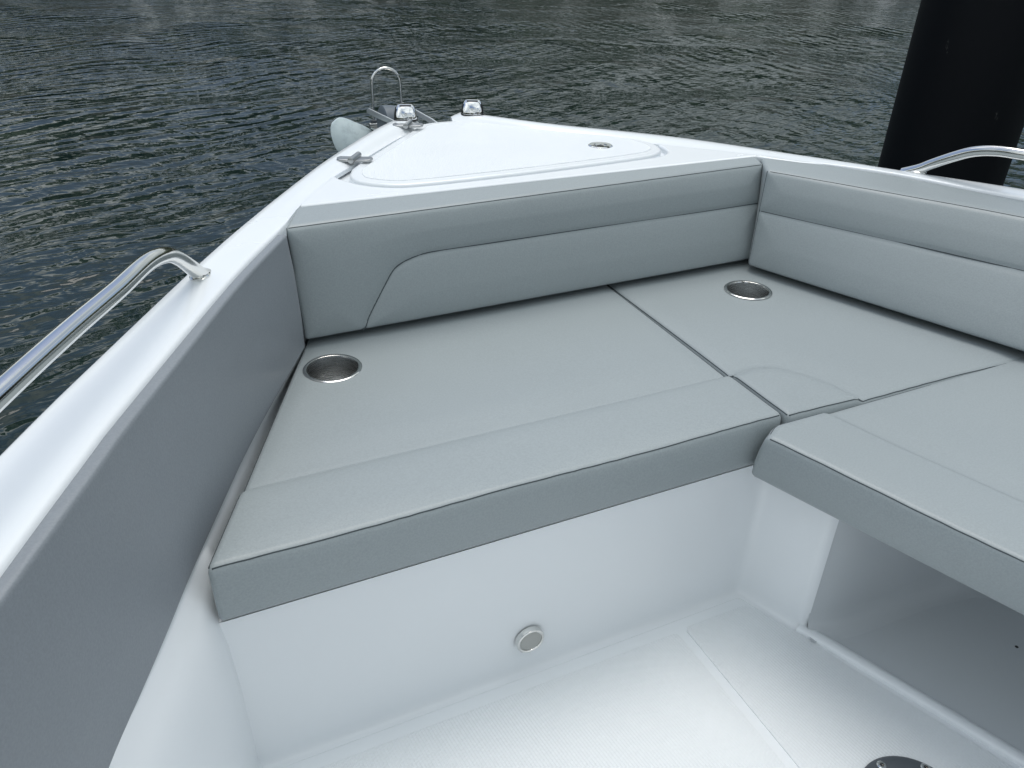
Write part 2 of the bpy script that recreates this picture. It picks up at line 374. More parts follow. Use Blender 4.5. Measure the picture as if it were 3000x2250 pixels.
def build_bank():
    # a wooded shore that rings the basin ahead, with a gap of open water; height from its own noise
    v = []; f = []; n = 300
    for i in range(n+1):
        a = math.radians(360*i/n); r0 = 46+7*math.sin(a*3+1)+3*math.sin(a*11)
        for (dr, z) in ((0, -1.0), (.3, .9), (5, 1.7), (14, 4.4), (40, 12), (90, 16)):
            v.append((math.sin(a)*(r0+dr), math.cos(a)*(r0+dr), z+ZW+(rng.normal()*.25 if dr else 0)))
    m = 6
    for i in range(n):
        for k in range(m-1): f.append((i*m+k, (i+1)*m+k, (i+1)*m+k+1, i*m+k+1))
    o = mesh('shore', v, f, BNK); tag(o, kind='structure')
    base = bmesh.new(); bmesh.ops.create_icosphere(base, subdivisions=2, radius=1)
    bv = np.array([q.co[:] for q in base.verts]); bf = np.array([[q.index for q in g.verts] for g in base.faces]); base.free()
    VV = []; FF = []; c = 0
    for k in range(2600):
        a = math.radians(360*rng.random()); dr = 4+26*rng.random()**1.3; r0 = 46+7*math.sin(a*3+1)+3*math.sin(a*11)
        dens = .5+.5*math.sin(a*5+.4)-.75*math.exp(-((math.degrees(a)-50)/13)**2); hgt = max(1.2, 3.2+4.6*rng.random()*(.35+dens)-3*math.exp(-((math.degrees(a)-50)/13)**2))
        gz = 1+dr*.28; s = 1.0+1.9*rng.random()
        zz = gz+hgt*rng.random()
        p = bv*(1+.28*rng.normal(size=(len(bv), 1)))*np.array([s, s, s*.9])
        p = p+np.array([math.sin(a)*(r0+dr), math.cos(a)*(r0+dr), zz+ZW]); VV.append(p); FF.append(bf+c); c += len(bv)
    VV = np.concatenate(VV); FF = np.concatenate(FF)
    o = mesh('wooded_bank', VV, FF, FOL, None, False); tag(o, 'dense dark wood growing on the far shore across the water', 'woodland', kind='stuff')
build_bank()

# ------------------------------------------------------------------ the boat: gunwales, deck, hull, cockpit
boat = empty('boat', (.82, .6, ZW)); tag(boat, 'white bow rider boat with an open cushioned bow and stainless grab rails', 'boat')
PO = [(-1.14, -2), (-.97, -1.2), (-.80, -.6), (-.585, 0), (-.42, .4), (-.212, .851), (-.109, 1.059), (.058, 1.381), (.185, 1.602), (.32, 1.81), (.412, 1.94), (.572, 2.145), (.660, 2.245), (.700, 2.275), (.728, 2.268)]
PI_ = [(-.99, -2), (-.82, -1.2), (-.64, -.6), (-.435, 0), (-.29, .4), (-.194, .644), (-.131, .796), (-.091, .888), (.08, 1.247), (.199, 1.467), (.265, 1.60), (.366, 1.765), (.462, 1.885), (.634, 2.095), (.713, 2.165), (.735, 2.195), (.742, 2.235)]
SO = [(2.72, -2), (2.62, -1.2), (2.50, -.6), (2.33, 0), (2.20, .4), (2.03, .8), (1.853, 1.122), (1.714, 1.336), (1.549, 1.592), (1.357, 1.833), (1.09, 2.06), (.935, 2.235), (.89, 2.285), (.855, 2.290)]
SI_ = [(2.58, -2), (2.49, -1.2), (2.37, -.6), (2.22, 0), (2.09, .4), (1.94, .8), (1.781, 1.071), (1.659, 1.34), (1.50, 1.55), (1.30, 1.76), (1.055, 1.99), (.915, 2.145), (.865, 2.195), (.840, 2.23)]
def resample(P, n):
    Q = catmull([(p[0], p[1], 0) for p in P], 12); d = [0]
    for a, b_ in zip(Q[:-1], Q[1:]): d.append(d[-1]+(b_-a).length)
    s = np.linspace(0, d[-1], n); return np.stack([np.interp(s, d, [q[0] for q in Q]), np.interp(s, d, [q[1] for q in Q])], 1)
def zrim(y): return .700+.017*float(sstep(np.array(y), 1.5, 2.25))
def gunwale(name, O, I, front_round=True):
    n = 150; o = resample(O, n); i = resample(I, n); v = []; f = []
    prof = [(0.0, -.075, 0), (0.0, -.014, 0), (.010, -.007, 0), (.03, -.0028, 0), (.07, -.0008, 0), (.25, 0.0003, 0), (.5, .0006, 0), (.62, .0005, 0), (.70, .0004, 0), (.78, .0002, 0), (.86, 0, 0), (.93, -.0010, 0), (.97, -.0035, 0), (.99, -.008, 0), (1.0, -.016, 0), (1.0, -.07, 0)]
    m = len(prof)
    for k in range(n):
        y = .5*(o[k][1]+i[k][1]); z = zrim(y)
        t_ = k/(n-1)
        endr = 0
        L_ = np.linalg.norm(o[-1]-o[-2])*(n-1-k)
        if L_ < .03: endr = .012*(1-math.sqrt(max(0, 1-(1-L_/.03)**2)))
        for s_, dz, _ in prof:
            p = o[k]*(1-s_)+i[k]*s_; zz = z+dz-endr
            wy = float(sstep(np.array(y), 1.40, 1.58))
            if s_ > .5 and wy > 0:      # ahead of the cockpit the inner side runs smoothly down to the deck
                tgt = .6988 if dz > -.015 else .690
                zz = zz+(tgt-zz)*wy*float(sstep(np.array(s_), .5, .97))
            v.append((p[0], p[1], zz))
    for k in range(n-1):
        for j in range(m-1): f.append((k*m+j, (k+1)*m+j, (k+1)*m+j+1, k*m+j+1))
    f.append(tuple((n-1)*m+j for j in range(m)))
    if name.endswith('s'): f = [q[::-1] for q in f]
    return v, f
for nm, O, I in (('p', PO, PI_), ('s', SO, SI_)):
    v, f = gunwale(nm, O, I); o = mesh('gunwale', v, f, GEL, boat); o.data.set_sharp_from_angle(angle=math.radians(50))
    o['label'] = 'white port gunwale' if nm == 'p' else 'white starboard gunwale'
    bm = bmesh.new(); bm.from_mesh(o.data); bmesh.ops.recalc_face_normals(bm, faces=bm.faces); bm.to_mesh(o.data); bm.free()
# hull shell under the gunwales
def hull():
    n = 80; P = resample(PO, n); S = resample(SO, n); v = []; f = []
    prof = [(.004, -.04), (.01, -.12), (.06, -.45), (.13, -.8), (.2, -1.05), (.45, -1.3)]
    m = len(prof)
    for Q in (P, S):
        for k in range(n):
            c = .82; y = Q[k][1]; fr = max(0, (y-.6)/1.7)
            for d, dz in prof:
                ty = y-(d*fr*.9); x = Q[k][0]+(c-Q[k][0])*(d*(1+.5*fr)); v.append((x, ty, zrim(y)+dz))
    for q in range(2):
        o_ = q*n*m
        for k in range(n-1):
            for j in range(m-1):
                g = (o_+k*m+j, o_+(k+1)*m+j, o_+(k+1)*m+j+1, o_+k*m+j+1); f.append(g if q else g[::-1])
    for k in range(0, n-1):   # keel and stern closing strips
        f.append((k*m+m-1, (k+1)*m+m-1, n*m+(k+1)*m+m-1, n*m+k*m+m-1))
    for j in range(m-1):
        f.append(((n-1)*m+j, (2*n-1)*m+j, (2*n-1)*m+j+1, (n-1)*m+j+1)); f.append((j, j+1, n*m+j+1, n*m+j))
    o = mesh('hull', v, f, GEL, boat, True, 40)
hull()
# fore deck with the recess for the locker lid
LID = [(.42, 1.801), (.409, 1.759), (.417, 1.711), (.475, 1.66), (.557, 1.645), (.77, 1.648), (.976, 1.660), (1.160, 1.678), (1.222, 1.704), (1.250, 1.745), (1.254, 1.81), (1.216, 1.905), (1.093, 2.045), (.918, 2.199), (.861, 2.228), (.789, 2.233), (.735, 2.212), (.675, 2.137), (.526, 1.949), (.439, 1.835)]
lid = [(p[0], p[1]) for p in catmull([(p[0], p[1], 0) for p in LID], 6, True)]
def offset(loop, dfun):
    o = []; n = len(loop)
    for i in range(n):
        a = Vector(loop[i-1]); b_ = Vector(loop[(i+1) % n]); tt = (b_-a).normalized(); nrm = Vector((-tt.y, tt.x))
        d = dfun(loop[i]); o.append((loop[i][0]+nrm.x*d, loop[i][1]+nrm.y*d))
    return o
ar = sum(lid[i-1][0]*lid[i][1]-lid[i][0]*lid[i-1][1] for i in range(len(lid)))
if ar > 0: lid = lid[::-1]     # clockwise, so +offset goes outwards
def gap(p):   # wide gutter along the hinge side, a hairline elsewhere
    x, y = p; s = x-(.42+(y-1.80)*.60)
    g = .006+.030*float(sstep(np.array(-s), -.06, .01))*float(sstep(np.array(y), 1.70, 1.78))*(1-float(sstep(np.array(y), 2.10, 2.2)))
    g += .010*float(sstep(np.array(x), 1.15, 1.24))
    return g
hole = offset(lid, gap)
ipo = [tuple(p) for p in resample(PI_, 80) if 1.35 < p[1]]; isb = [tuple(p) for p in resample(SI_, 80) if 1.35 < p[1]]
deckout = [(.10, 1.30), (.10, 1.594)] if False else []
mid_po = [tuple(.5*(a+b_)) for a, b_ in zip(resample(PO, 80), resample(PI_, 80)) if .5*(a+b_)[1] > 1.42 and .5*(a+b_)[1] < 2.2]
mid_so = [tuple(.5*(a+b_)) for a, b_ in zip(resample(SO, 80), resample(SI_, 80)) if .5*(a+b_)[1] > 1.42 and .5*(a+b_)[1] < 2.16]
dk = [(mid_po[0][0]+.03, mid_po[0][1])]+[(.196, 1.47), (.246, 1.596), (1.455, 1.596), (1.475, 1.56), (1.52, 1.50)]+mid_so+[(.90, 2.225), (.86, 2.245), (.80, 2.247), (.76, 2.245), (.69, 2.225)]+mid_po[::-1]
plate('deck', [dk, hole], .655, .6985, .006, GEL, boat)
# recess floor below lid
plate('locker_gutter', [offset(lid, lambda p: gap(p)+.012)], .640, .684, .002, GEL, boat)
hatch = plate('hatch', [lid], .682, .7035, .007, GEL, boat)
hatch['label'] = 'white non-skid anchor locker lid'
plate('non_skid_panel', [offset(lid, lambda p: -.028)], .7005, .7052, .0015, SKIDH, hatch)
# flush latch on the lid
def flush_latch(x, y, z):
    la = lathe('latch', [(0, z-.004), (.0, z+.001), (.018, z+.001), (.0185, z+.003), (.030, z+.0035), (.033, z+.001), (.033, z-.004)], SS, hatch, (x, y, 0), 48)
    plate('latch_pull', [[(x+.015*math.cos(a), y+.015*math.sin(a)) for a in np.linspace(.3, math.pi+.3, 24)]], z+.0005, z+.0042, .0008, SS, la)
    plate('latch_slot', [[(x-.004+.011*math.cos(a), y-.004+.009*math.sin(a)) for a in np.linspace(0, 2*math.pi, 24, endpoint=False)]], z+.0006, z+.0016, .0002, BLK, la)
flush_latch(1.101, 1.806, .705)
# hinges
def hinge(cx, cy, ang, z):
    root = None
    M0 = Matrix.Translation((cx, cy, z)) @ Matrix.Rotation(ang, 4, 'Z')
    lp = []
    for s_ in (-1, 1):
        pts = [(s_*.004, -.017), (s_*.034, -.019), (s_*.042, -.012), (s_*.044, .004), (s_*.038, .015), (s_*.010, .019), (s_*.003, .016)]
        lp.append([(p[0], p[1]) for p in (pts if s_ > 0 else pts[::-1])])
    hg = plate('hinge', [lp[0]], 0, .006, .0018, SSD, boat, M=M0 @ Matrix.Rotation(.05, 4, 'Y'))
    plate('hinge_leaf', [lp[1]], 0, .006, .0018, SSD, hg, M=M0 @ Matrix.Rotation(-.05, 4, 'Y'))
    a = M0 @ Vector((-.006, -.028, .007)); b_ = M0 @ Vector((.006, .028, .009))
    tube('hinge_pin', [a, a.lerp(b_, .02), a.lerp(b_, .98), b_], [.0055, .0075, .0075, .0055], SSD, hg, 16)
    return hg
hg = hinge(.450, 1.875, math.radians(-24), .7055); hg['label'] = 'lower stainless hinge near the cushion end of the lid'
hg = hinge(.680, 2.165, math.radians(-20), .711); hg['label'] = 'upper stainless hinge near the bow'

# bow lights on the two rims
def bow_light(x, y, z, ang, lab):
    M0 = Matrix.Translation((x, y, z)) @ Matrix.Rotation(ang, 4, 'Z')
    v = []; f = []; ns = 28
    lev = [(0.0, 1.0, 0), (.004, 1.0, 0), (.012, .985, .001), (.022, .93, .004), (.031, .84, .007), (.037, .75, .009), (.0405, .62, .010), (.0415, .42, .011)]
    for (zz, s_, sh) in lev:
        for k in range(ns):
            a = 2*math.pi*k/ns; ca, sa = math.cos(a), math.sin(a); e = .62
            px = math.copysign(abs(ca)**e, ca)*.033*s_; py = math.copysign(abs(sa)**e, sa)*.025*(s_*.85+.15)+sh
            v.append(M0 @ Vector((px, py, zz)))
    for i in range(len(lev)-1):
        for k in range(ns): f.append((i*ns+k, i*ns+(k+1) % ns, (i+1)*ns+(k+1) % ns, (i+1)*ns+k))
    f.append(tuple((len(lev)-1)*ns+k for k in range(ns)))
    o = mesh('bow_light', v, f, CHR, boat, True, 38); o['label'] = lab
    gk = []; 
    plate('gasket', [[tuple((M0 @ Vector((math.copysign(abs(math.cos(a))**.7, math.cos(a))*.0352, math.copysign(abs(math.sin(a))**.7, math.sin(a))*.027, 0)))[:2]) for a in np.linspace(0, 2*math.pi, 40, endpoint=False)]], z-.002, z+.0035, .001, BLK, o)
    # dark lens on the outer flank, slot across the top, round emblem and raised ribs on the aft face
    for s_ in ((-1,) if x < .8 else (-1, 1)):
        vv = []; ff = []; 
        for i, zz in enumerate(np.linspace(.005, .031, 7)):
            w = np.interp(zz, [q[0] for q in lev], [q[1] for q in lev]); sh = np.interp(zz, [q[0] for q in lev], [q[2] for q in lev])
            for a in np.linspace(math.radians(-38), math.radians(38), 9):
                ca, sa = math.cos(a), math.sin(a)
                px = s_*(abs(ca)**.62*.033*w+.0008); py = math.copysign(abs(sa)**.62, sa)*.025*(w*.85+.15)+sh
                vv.append(M0 @ Vector((px, py, zz)))
        for i in range(6):
            for k in range(8): ff.append((i*9+k, i*9+k+1, (i+1)*9+k+1, (i+1)*9+k))
        lo_ = mesh('lens', vv, ff, BLK, o)
    M1 = M0 @ Matrix.Translation((0, -.0065, .0385)) @ Matrix.Rotation(math.radians(14), 4, 'X')
    plate('top_slot', [rrect(-.017, .017, -.0035, .0035, .0033)], -.001, .0022, .0006, BLK, o, M=M1)
    # aft face frame
    M2 = M0 @ Matrix.Translation((0, -.0210, .0175)) @ Matrix.Rotation(math.radians(68), 4, 'X')
    for s_ in (-1, 1):
        a = M2 @ Vector((s_*.0125, .016, .000)); m_ = M2 @ Vector((s_*.010, 0, .0022)); b_ = M2 @ Vector((s_*.004, -.015, -.0012))
        tube('rib', catmull([a, m_, b_], 6), .0008, CHR, o, 8)
    v_, f_ = tube_geo([M2 @ Vector((.003*math.cos(a), .001+.003*math.sin(a), .0024)) for a in np.linspace(0, 2*math.pi, 20, endpoint=False)], .0008, 6, False, True)
    mesh('emblem', v_, f_, SSD, o)
bow_light(.697, 2.238, zrim(2.25)-.001, math.radians(-16), 'chrome bow light with a black lens on the port rim')
bow_light(.908, 2.242, zrim(2.25)-.001, math.radians(-24), 'chrome bow light on the starboard rim')

# grab rails
def rail(pts, foot, lab):
    P = catmull(pts, 10); o = tube('grab_rail', P, .0127, SS, boat, 28); o['label'] = lab
    a = Vector(foot); 
    lathe('weld_bead', [(.0, .003), (.0135, .003), (.0158, .0012), (.0158, -.002)], SS, o, (0, 0, 0), 32, sx=1.0, sy=1.35)
    w = [c for c in o.children][-1]; d = (Vector(pts[2])-Vector(pts[0])); ang = math.atan2(d.y, d.x)-math.pi/2
    w.data.transform(Matrix.Translation((a.x, a.y, a.z)) @ Matrix.Rotation(ang, 4, 'Z'))
rail([(.046, 1.300, .69), (.0335, 1.272, .707), (.0205, 1.243, .733), (.004, 1.208, .762), (-.012, 1.170, .781), (-.036, 1.117, .791), (-.075, 1.025, .7935), (-.125, .92, .795), (-.195, .76, .797), (-.345, .40, .80), (-.43, .15, .798), (-.47, .04, .78), (-.49, -.01, .745), (-.505, -.05, .69)], (.0345, 1.274, .7015), 'polished stainless grab rail on the port gunwale')
rail([(1.720, 1.352, .69), (1.7295, 1.316, .708), (1.737, 1.290, .726), (1.748, 1.243, .755), (1.757, 1.205, .774), (1.768, 1.160, .785), (1.782, 1.10, .789), (1.84, .97, .79), (1.93, .78, .79), (2.07, .40, .79), (2.16, .16, .785), (2.2, .05, .76), (2.215, .0, .73), (2.225, -.03, .69)], (1.729, 1.318, .7015), 'polished stainless grab rail on the starboard gunwale')

# ------------------------------------------------------------------ cockpit floor and liner
S_ = 0.447
plate('cockpit_floor', [[(-.75, -2), (-.70, -1.2), (-.50, -.5), (-.34, .0), (-.12, .55), (-.03, .853), (.957, .853), (1.0, .745), (1.45, .72), (1.75, .2), (2.0, -.4), (2.2, -2)]], -.06, 0, .001, LIN, boat)
plate('floor_panel', [rrect(-.30, .767, -1.3, .822, .012)], -.003, .0022, .0012, SKID, boat)
def fl(y): return 1.004+(.725-y)*.369
plate('floor_panel', [[(.786, -1.3), (fl(-1.3)-.03, -1.3), (fl(.3)-.022, .3), (fl(.62)-.022, .62), (.998, .70), (.985, .735), (.958, .80), (.940, .822), (.930, .826), (.795, .826), (.786, .817)]], -.003, .0022, .0012, SKID, boat)
# liner walls swept with a cove at the floor
def wall_strip(name, path, prof, par=boat, m=LIN, sharp=60):
    """path: list of (x,y); prof: list of (offset to the left of travel, z)"""
    n = len(path); v = []; f = []; m_ = len(prof)
    P = [Vector((p[0], p[1])) for p in path]
    for i in range(n):
        a = P[max(i-1, 0)]; c = P[min(i+1, n-1)]
        d1 = (P[i]-a).normalized() if i else (c-P[i]).normalized(); d2 = (c-P[i]).normalized() if i < n-1 else d1
        n1 = Vector((-d1.y, d1.x)); n2 = Vector((-d2.y, d2.x)); nb = (n1+n2).normalized(); sc = 1/max(.3, nb.dot(n1))
        for o_, z in prof: q = P[i]+nb*o_*sc; v.append((q.x, q.y, z))
    for i in range(n-1):
        for k in range(m_-1): f.append((i*m_+k, (i+1)*m_+k, (i+1)*m_+k+1, i*m_+k+1))
    return mesh(name, v, f, m, par, True, sharp)
def arc_corner(p, q, r_, rad, n=6):
    p, q, r_ = Vector(p), Vector(q), Vector(r_); a = (p-q).normalized(); b_ = (r_-q).normalized(); o = []
    for k in range(n+1):
        t_ = k/n; o.append(tuple((q+a*rad*(1-t_)**2+b_*rad*t_**2)))
    return o
cove = [(.0, .34), (.0, .02), (-.0015, .010), (-.005, .004), (-.011, .0012), (-.018, .0008), (-.018, -.01)]
front = [(-.11, .872), (-.045, .8665), (-.030, .866)]+[(.25, .866), (.5, .866), (.75, .866)]+arc_corner((.5, .866), (.953, .866), (1.0, .748), .02)+arc_corner((.953, .866), (1.0, .732), (1.06, .710), .014)
front = front[1:] if False else front
# port liner wall with cove, seat front wall, aisle post (one continuous moulding)
lw = wall_strip('cockpit_liner', front, cove)
# the seat box top under cushions and the port side above the seat box
v = [(-.10, .868, .339), (.952, .868, .339), (.99, .76, .339), (1.25, -.2, .339), (1.62, -1.2, .339), (2.4, -1.2, .339), (1.9, .7, .339), (1.50, 1.60, .339), (.20, 1.60, .339)]
mesh('seat_box_top', v, [tuple(range(len(v)))], LIN, boat, False)
# port inner side: from behind the side panel down to the floor, and forward beside the seat cushion
def port_side():
    ys = np.concatenate([np.linspace(-2, .80, 50), np.linspace(.81, .95, 14), np.linspace(.97, 1.60, 20)]); v = []; f = []
    SP = [(-.93, -2), (-.77, -1.2), (-.595, -.6), (-.40, 0), (-.262, .4), (-.172, .64), (-.143, .706), (-.101, .80), (-.058, .903), (.029, 1.095), (.12, 1.28), (.2045, 1.440), (.27, 1.60)]
    for y in ys:
        xp = interp(SP, y); xf = float(np.interp(y, [-2, -.2, .49, .866, .95, 1.6], [-.78, -.40, -.185, -.0335, -.03, .25])); w = float(sstep(np.array(y), .868, .93))
        low = [(.55, .385), (.80, .345), (.93, .29), (1, .2), (1, .022)]
        pr = [(xp-.02, .60), (xp-.018, .47), (xp-.006, .425)]+[(xp-.006+(xf-xp+.006)*s_, z) for s_, z in low]+[(xf+.002, .010), (xf+.006, .004), (xf+.013, .0012), (xf+.02, .0008), (xf+.02, -.01)]
        if w > 0:
            up = [.60, .47, .43, .418, .410, .398, .37, .335]+[.335]*5
            pr = [(a_+(min(a_, xp+.045)-a_)*w, z+(max(z, up[q_])-z)*w) for q_, (a_, z) in enumerate(pr)]
        for a_, z in pr: v.append((a_, y, z))
    m_ = len(pr)
    for i in range(len(ys)-1):
        for k in range(m_-1): f.append((i*m_+k, (i+1)*m_+k, (i+1)*m_+k+1, i*m_+k+1))
    mesh('side_liner', v, f, LIN, boat, True)
port_side()
# starboard recess under the seat: forward wall, back wall, lip, ceiling
rc = []
def box(name, b6, m, par, bev=.004, rot=None):
    v, f = box_geo(*b6); o = mesh(name, v, f, m, par, False)
    md = o.modifiers.new('b', 'BEVEL'); md.width = bev; md.segments = 3; return o
REC, t, b = mat('shade-darkened recess gelcoat', (.50, .53, .55), .4, 0, .2)  # gelcoat greyed to put the shade inside the recess into its colour
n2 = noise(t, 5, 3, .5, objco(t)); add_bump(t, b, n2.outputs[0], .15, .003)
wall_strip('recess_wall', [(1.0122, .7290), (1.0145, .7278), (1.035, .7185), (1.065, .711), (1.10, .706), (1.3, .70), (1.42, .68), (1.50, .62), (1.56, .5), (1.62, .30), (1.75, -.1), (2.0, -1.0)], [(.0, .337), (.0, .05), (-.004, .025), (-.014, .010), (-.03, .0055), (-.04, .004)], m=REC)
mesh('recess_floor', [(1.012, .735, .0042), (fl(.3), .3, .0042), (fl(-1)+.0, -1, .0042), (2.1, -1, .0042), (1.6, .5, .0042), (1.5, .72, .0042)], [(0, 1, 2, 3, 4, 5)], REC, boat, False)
# raised lip at the mouth of the recess
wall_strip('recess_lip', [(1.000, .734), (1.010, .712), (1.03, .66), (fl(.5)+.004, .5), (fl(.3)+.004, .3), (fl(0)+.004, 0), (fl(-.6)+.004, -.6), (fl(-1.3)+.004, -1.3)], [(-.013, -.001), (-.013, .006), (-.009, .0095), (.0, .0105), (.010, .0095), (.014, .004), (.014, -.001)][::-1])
v = [(.99, .76, .337), (1.25, -.2, .337), (1.62, -1.2, .337), (2.4, -1.2, .337), (1.9, .7, .337), (1.5, .72, .337)]
mesh('seat_box_underside', v, [tuple(range(len(v)))[::-1]], LIN, boat, False)
# deck drain / screw specks
for x, y, z, rr in ((1.36, .52, .0045, .003)  ,):
    lathe('screw_hole', [(0, z+.0006), (rr, z+.0006), (rr*1.15, z)], BLK, boat, (x, y, 0), 12)
# courtesy light on the seat front
cl = lathe('courtesy_light', [(0, -.0085), (.0215, -.0085), (.0222, -.0105), (.0245, -.0115), (.0268, -.0105), (.0275, -.0085), (.0275, .0)], SS, boat, (.455, .863, .086), 48, 'Y')
cl['label'] = 'round stainless courtesy light on the white seat front'
LENS, _, _ = mat('frosted lens', (.40, .405, .385), .32)
lathe('lens', [(0, -.0098), (.018, -.0098), (.0205, -.0090), (.0218, -.0080)], LENS, cl, (.455, .863, .086), 40, 'Y')
# table base plate screwed to the floor
tb = lathe('table_socket', [(.030, -.02), (.030, .010), (.036, .0165), (.060, .0155), (.083, .0125), (.0885, .008), (.089, .0022)], PLG, boat, (.908, .367, 0), 64)
tb['label'] = 'dark grey round table socket screwed to the floor'
for a in (92, 33, -27, 152, 212, 272):
    x, y = .908+.073*math.cos(math.radians(a)), .367+.073*math.sin(math.radians(a))
    sc = lathe('screw', [(0, .0150), (.0028, .0150), (.0034, .0172), (.0062, .0172), (.0080, .0155), (.0084, .0125)], SS, tb, (x, y, .0015), 20)
    for r_ in (0, math.pi/2):
        v_, f_ = box_geo(-.0032, .0032, -.0008, .0008, 0, .0012); M0 = Matrix.Translation((x, y, .0166)) @ Matrix.Rotation(r_+.4, 4, 'Z')
        mesh('screw_slot', [M0 @ Vector(p) for p in v_], f_, BLK, sc, False)

# unseen aft consoles, windscreens and roof, added to block light from astern
def aft():
    for x0, x1 in ((-.50, .42), (1.22, 2.36)):
        c = plate('shade_console', [rrect(x0, x1, -1.9, -1.15, .10)], .0, 1.02, .03, GEL, boat)
        g = bpy.data.meshes.new('shade_windscreen'); 
        v = [(x0+.03, -1.21, 1.0), (x1-.03, -1.21, 1.0), (x1-.08, -1.51, 1.42), (x0+.08, -1.51, 1.42)]; v += [(a, b_-.008, c_) for a, b_, c_ in v]
        mesh('shade_windscreen', v, [(0, 1, 2, 3), (7, 6, 5, 4), (0, 4, 5, 1), (1, 5, 6, 2), (2, 6, 7, 3), (3, 7, 4, 0)], GLS, c, False)
    h = plate('shade_hardtop', [rrect(-.25, 1.95, -3.6, -1.5, .25)], 2.02, 2.09, .03, GEL, boat)
    for x in (-.2, 1.85):
        for y in (-1.8, -3.0): tube('post', catmull([(x-.15 if x < 0 else x+.15, y-.1, .1), (x-.1 if x < 0 else x+.1, y-.08, .9), (x, y, 1.6), (x, y+.1, 2.04)], 8), .022, SS, h, 16)
GLS, _, _ = mat('tinted windscreen', (.03, .035, .04), .05)
aft()
# ------------------------------------------------------------------ cushions
def seam(name, mp, dims, disp, pts, parent, r=.0011, lift=-.0002, mt=None):
    X = on_pad(mp, dims, disp, pts, lift); return tube(name, [Vector(p) for p in X], r, mt or THR, parent, 6)
def seat(name, c4, z0, z1, vs, mp_extra=None, curve=None, label='', res=(90, 70, 10), cut=None):
    root = empty(name, (sum(p[0] for p in c4)/4, sum(p[1] for p in c4)/4, z0)); tag(root, label, 'seat cushion', 'grey seat cushions in the bow lounge')
    L_ = np.hypot(c4[1][0]-c4[0][0], c4[1][1]-c4[0][1]); D_ = np.hypot(c4[3][0]-c4[0][0], c4[3][1]-c4[0][1]); T_ = z1-z0
    c8 = [(*p, z0) for p in c4]+[(*p, z1) for p in c4]; mp0 = hexmap(c8); dims = (L_, D_, T_)
    def mp(U):
        X = mp0(U); u, v, w = U[:, 0], U[:, 1], U[:, 2]; fr = 1-sstep(v*D_, 0, .06)
        X[:, 1] -= fr*(.0065*4*w*(1-w)+.0012*np.sin(u*L_*9+1)*np.sin(w*3)); X[:, 2] += fr*.0012*np.sin(u*L_*13+2)*w
        return X
    crv = [(q[0]*L_, q[1]*D_) for q in curve] if curve else [(0, vs*D_), (L_, vs*D_)]
    def disp(U, P):
        u, v, w = U[:, 0], U[:, 1], U[:, 2]; top = sstep(w, .80, .97)
        # signed side of the seam: bolster in front is proud, the field behind is lower
        if curve:
            inside = side_of(P, crv)
        else: inside = sstep(-(v-vs)*D_, -.010, .006)
        d = dist_poly(P, crv)
        e = np.minimum.reduce([u*L_, (1-u)*L_, v*D_, (1-v)*D_])
        edge = sstep(e, -.01, .05)
        field = -.009+.0035*sstep(d, 0, .10)*edge+.0012*np.sin(u*5+v*3)
        bol = .0005+.0018*sstep(d, 0, .04)*edge
        z = field*(1-inside)+bol*inside-.0016*np.exp(-(d/.003)**2)-.0022*np.exp(-(d/.010)**2)
        # gathers: soft uneven puckers beside the front seam
        z = z-.0007*(1-sstep(v*D_, .0, .03))*(.5+.5*np.sin(u*L_*95+3*np.sin(u*L_*21)))
        return top*z
    def side_of(P, crv):
        # 1 inside the closed region bounded by the curve and the u,v=0 sides
        poly = np.array(crv+[(crv[-1][0], -1), (crv[0][0], -1)]) if crv[-1][1] < .02 else np.array(crv+[(L_+1, -1), (-1, -1)])
        x, y = P[:, 0], P[:, 1]; ins = np.zeros(len(P), bool); j = len(poly)-1
        for i in range(len(poly)):
            xi, yi = poly[i]; xj, yj = poly[j]; c = ((yi > y) != (yj > y)) & (x < (xj-xi)*(y-yi)/((yj-yi) or 1e-9)+xi); ins ^= c; j = i
        d = dist_poly(P, crv); s = np.where(ins, d, -d); return sstep(s, -.010, .006)
    o = pad('cushion', mp, dims, res, .011, VIN, root, disp, ((), (vs,) if not curve else (), ()))
    if cut:   # well for the cup holder
        cx, cy, cr = cut; cu = lathe('t', [(0, z0-.05), (cr, z0-.05), (cr, z1+.05), (0, z1+.05)], None, None, (cx, cy, 0), 48)
        md = o.modifiers.new('well', 'BOOLEAN'); md.object = cu; md.solver = 'EXACT'; md.operation = 'DIFFERENCE'
        bpy.context.view_layer.update()
        me = bpy.data.meshes.new_from_object(o.evaluated_get(bpy.context.evaluated_depsgraph_get())); o.modifiers.clear(); o.data = me
        me.polygons.foreach_set('use_smooth', [True]*len(me.polygons)); me.set_sharp_from_angle(angle=math.radians(60)); me.materials.clear(); me.materials.append(VIN); bpy.data.objects.remove(cu)
    n = 60
    # welted seams along the upper edges
    r_ = .011
    def edge_pts(side):
        o_ = []
        for k in range(n+1):
            t_ = .008+.984*k/n
            o_.append({'f': (t_, r_*.30/D_, 1-.30*r_/T_), 'b': (t_, 1-r_*.30/D_, 1-.30*r_/T_), 'l': (r_*.30/L_, t_, 1-.30*r_/T_), 'r': (1-r_*.30/L_, t_, 1-.30*r_/T_)}[side])
        return o_
    for sd_ in 'flr': seam('seam', mp, dims, disp, edge_pts(sd_), root, .0012)
    cp = [(q[0], q[1], 1) for q in catmull([(a[0]/L_, a[1]/D_, 0) for a in crv], 10)] if curve else [(k/n, vs, 1) for k in range(n+1)]
    cp = [(min(.996, max(.004, q[0])), min(.996, max(.004, q[1])), 1) for q in cp]
    seam('stitch_line', mp, dims, disp, cp, root, .0007, -.0002, THRL)
    return root, mp, dims, disp
THRL, _, _ = mat('grey thread', (.15, .175, .185), .8)
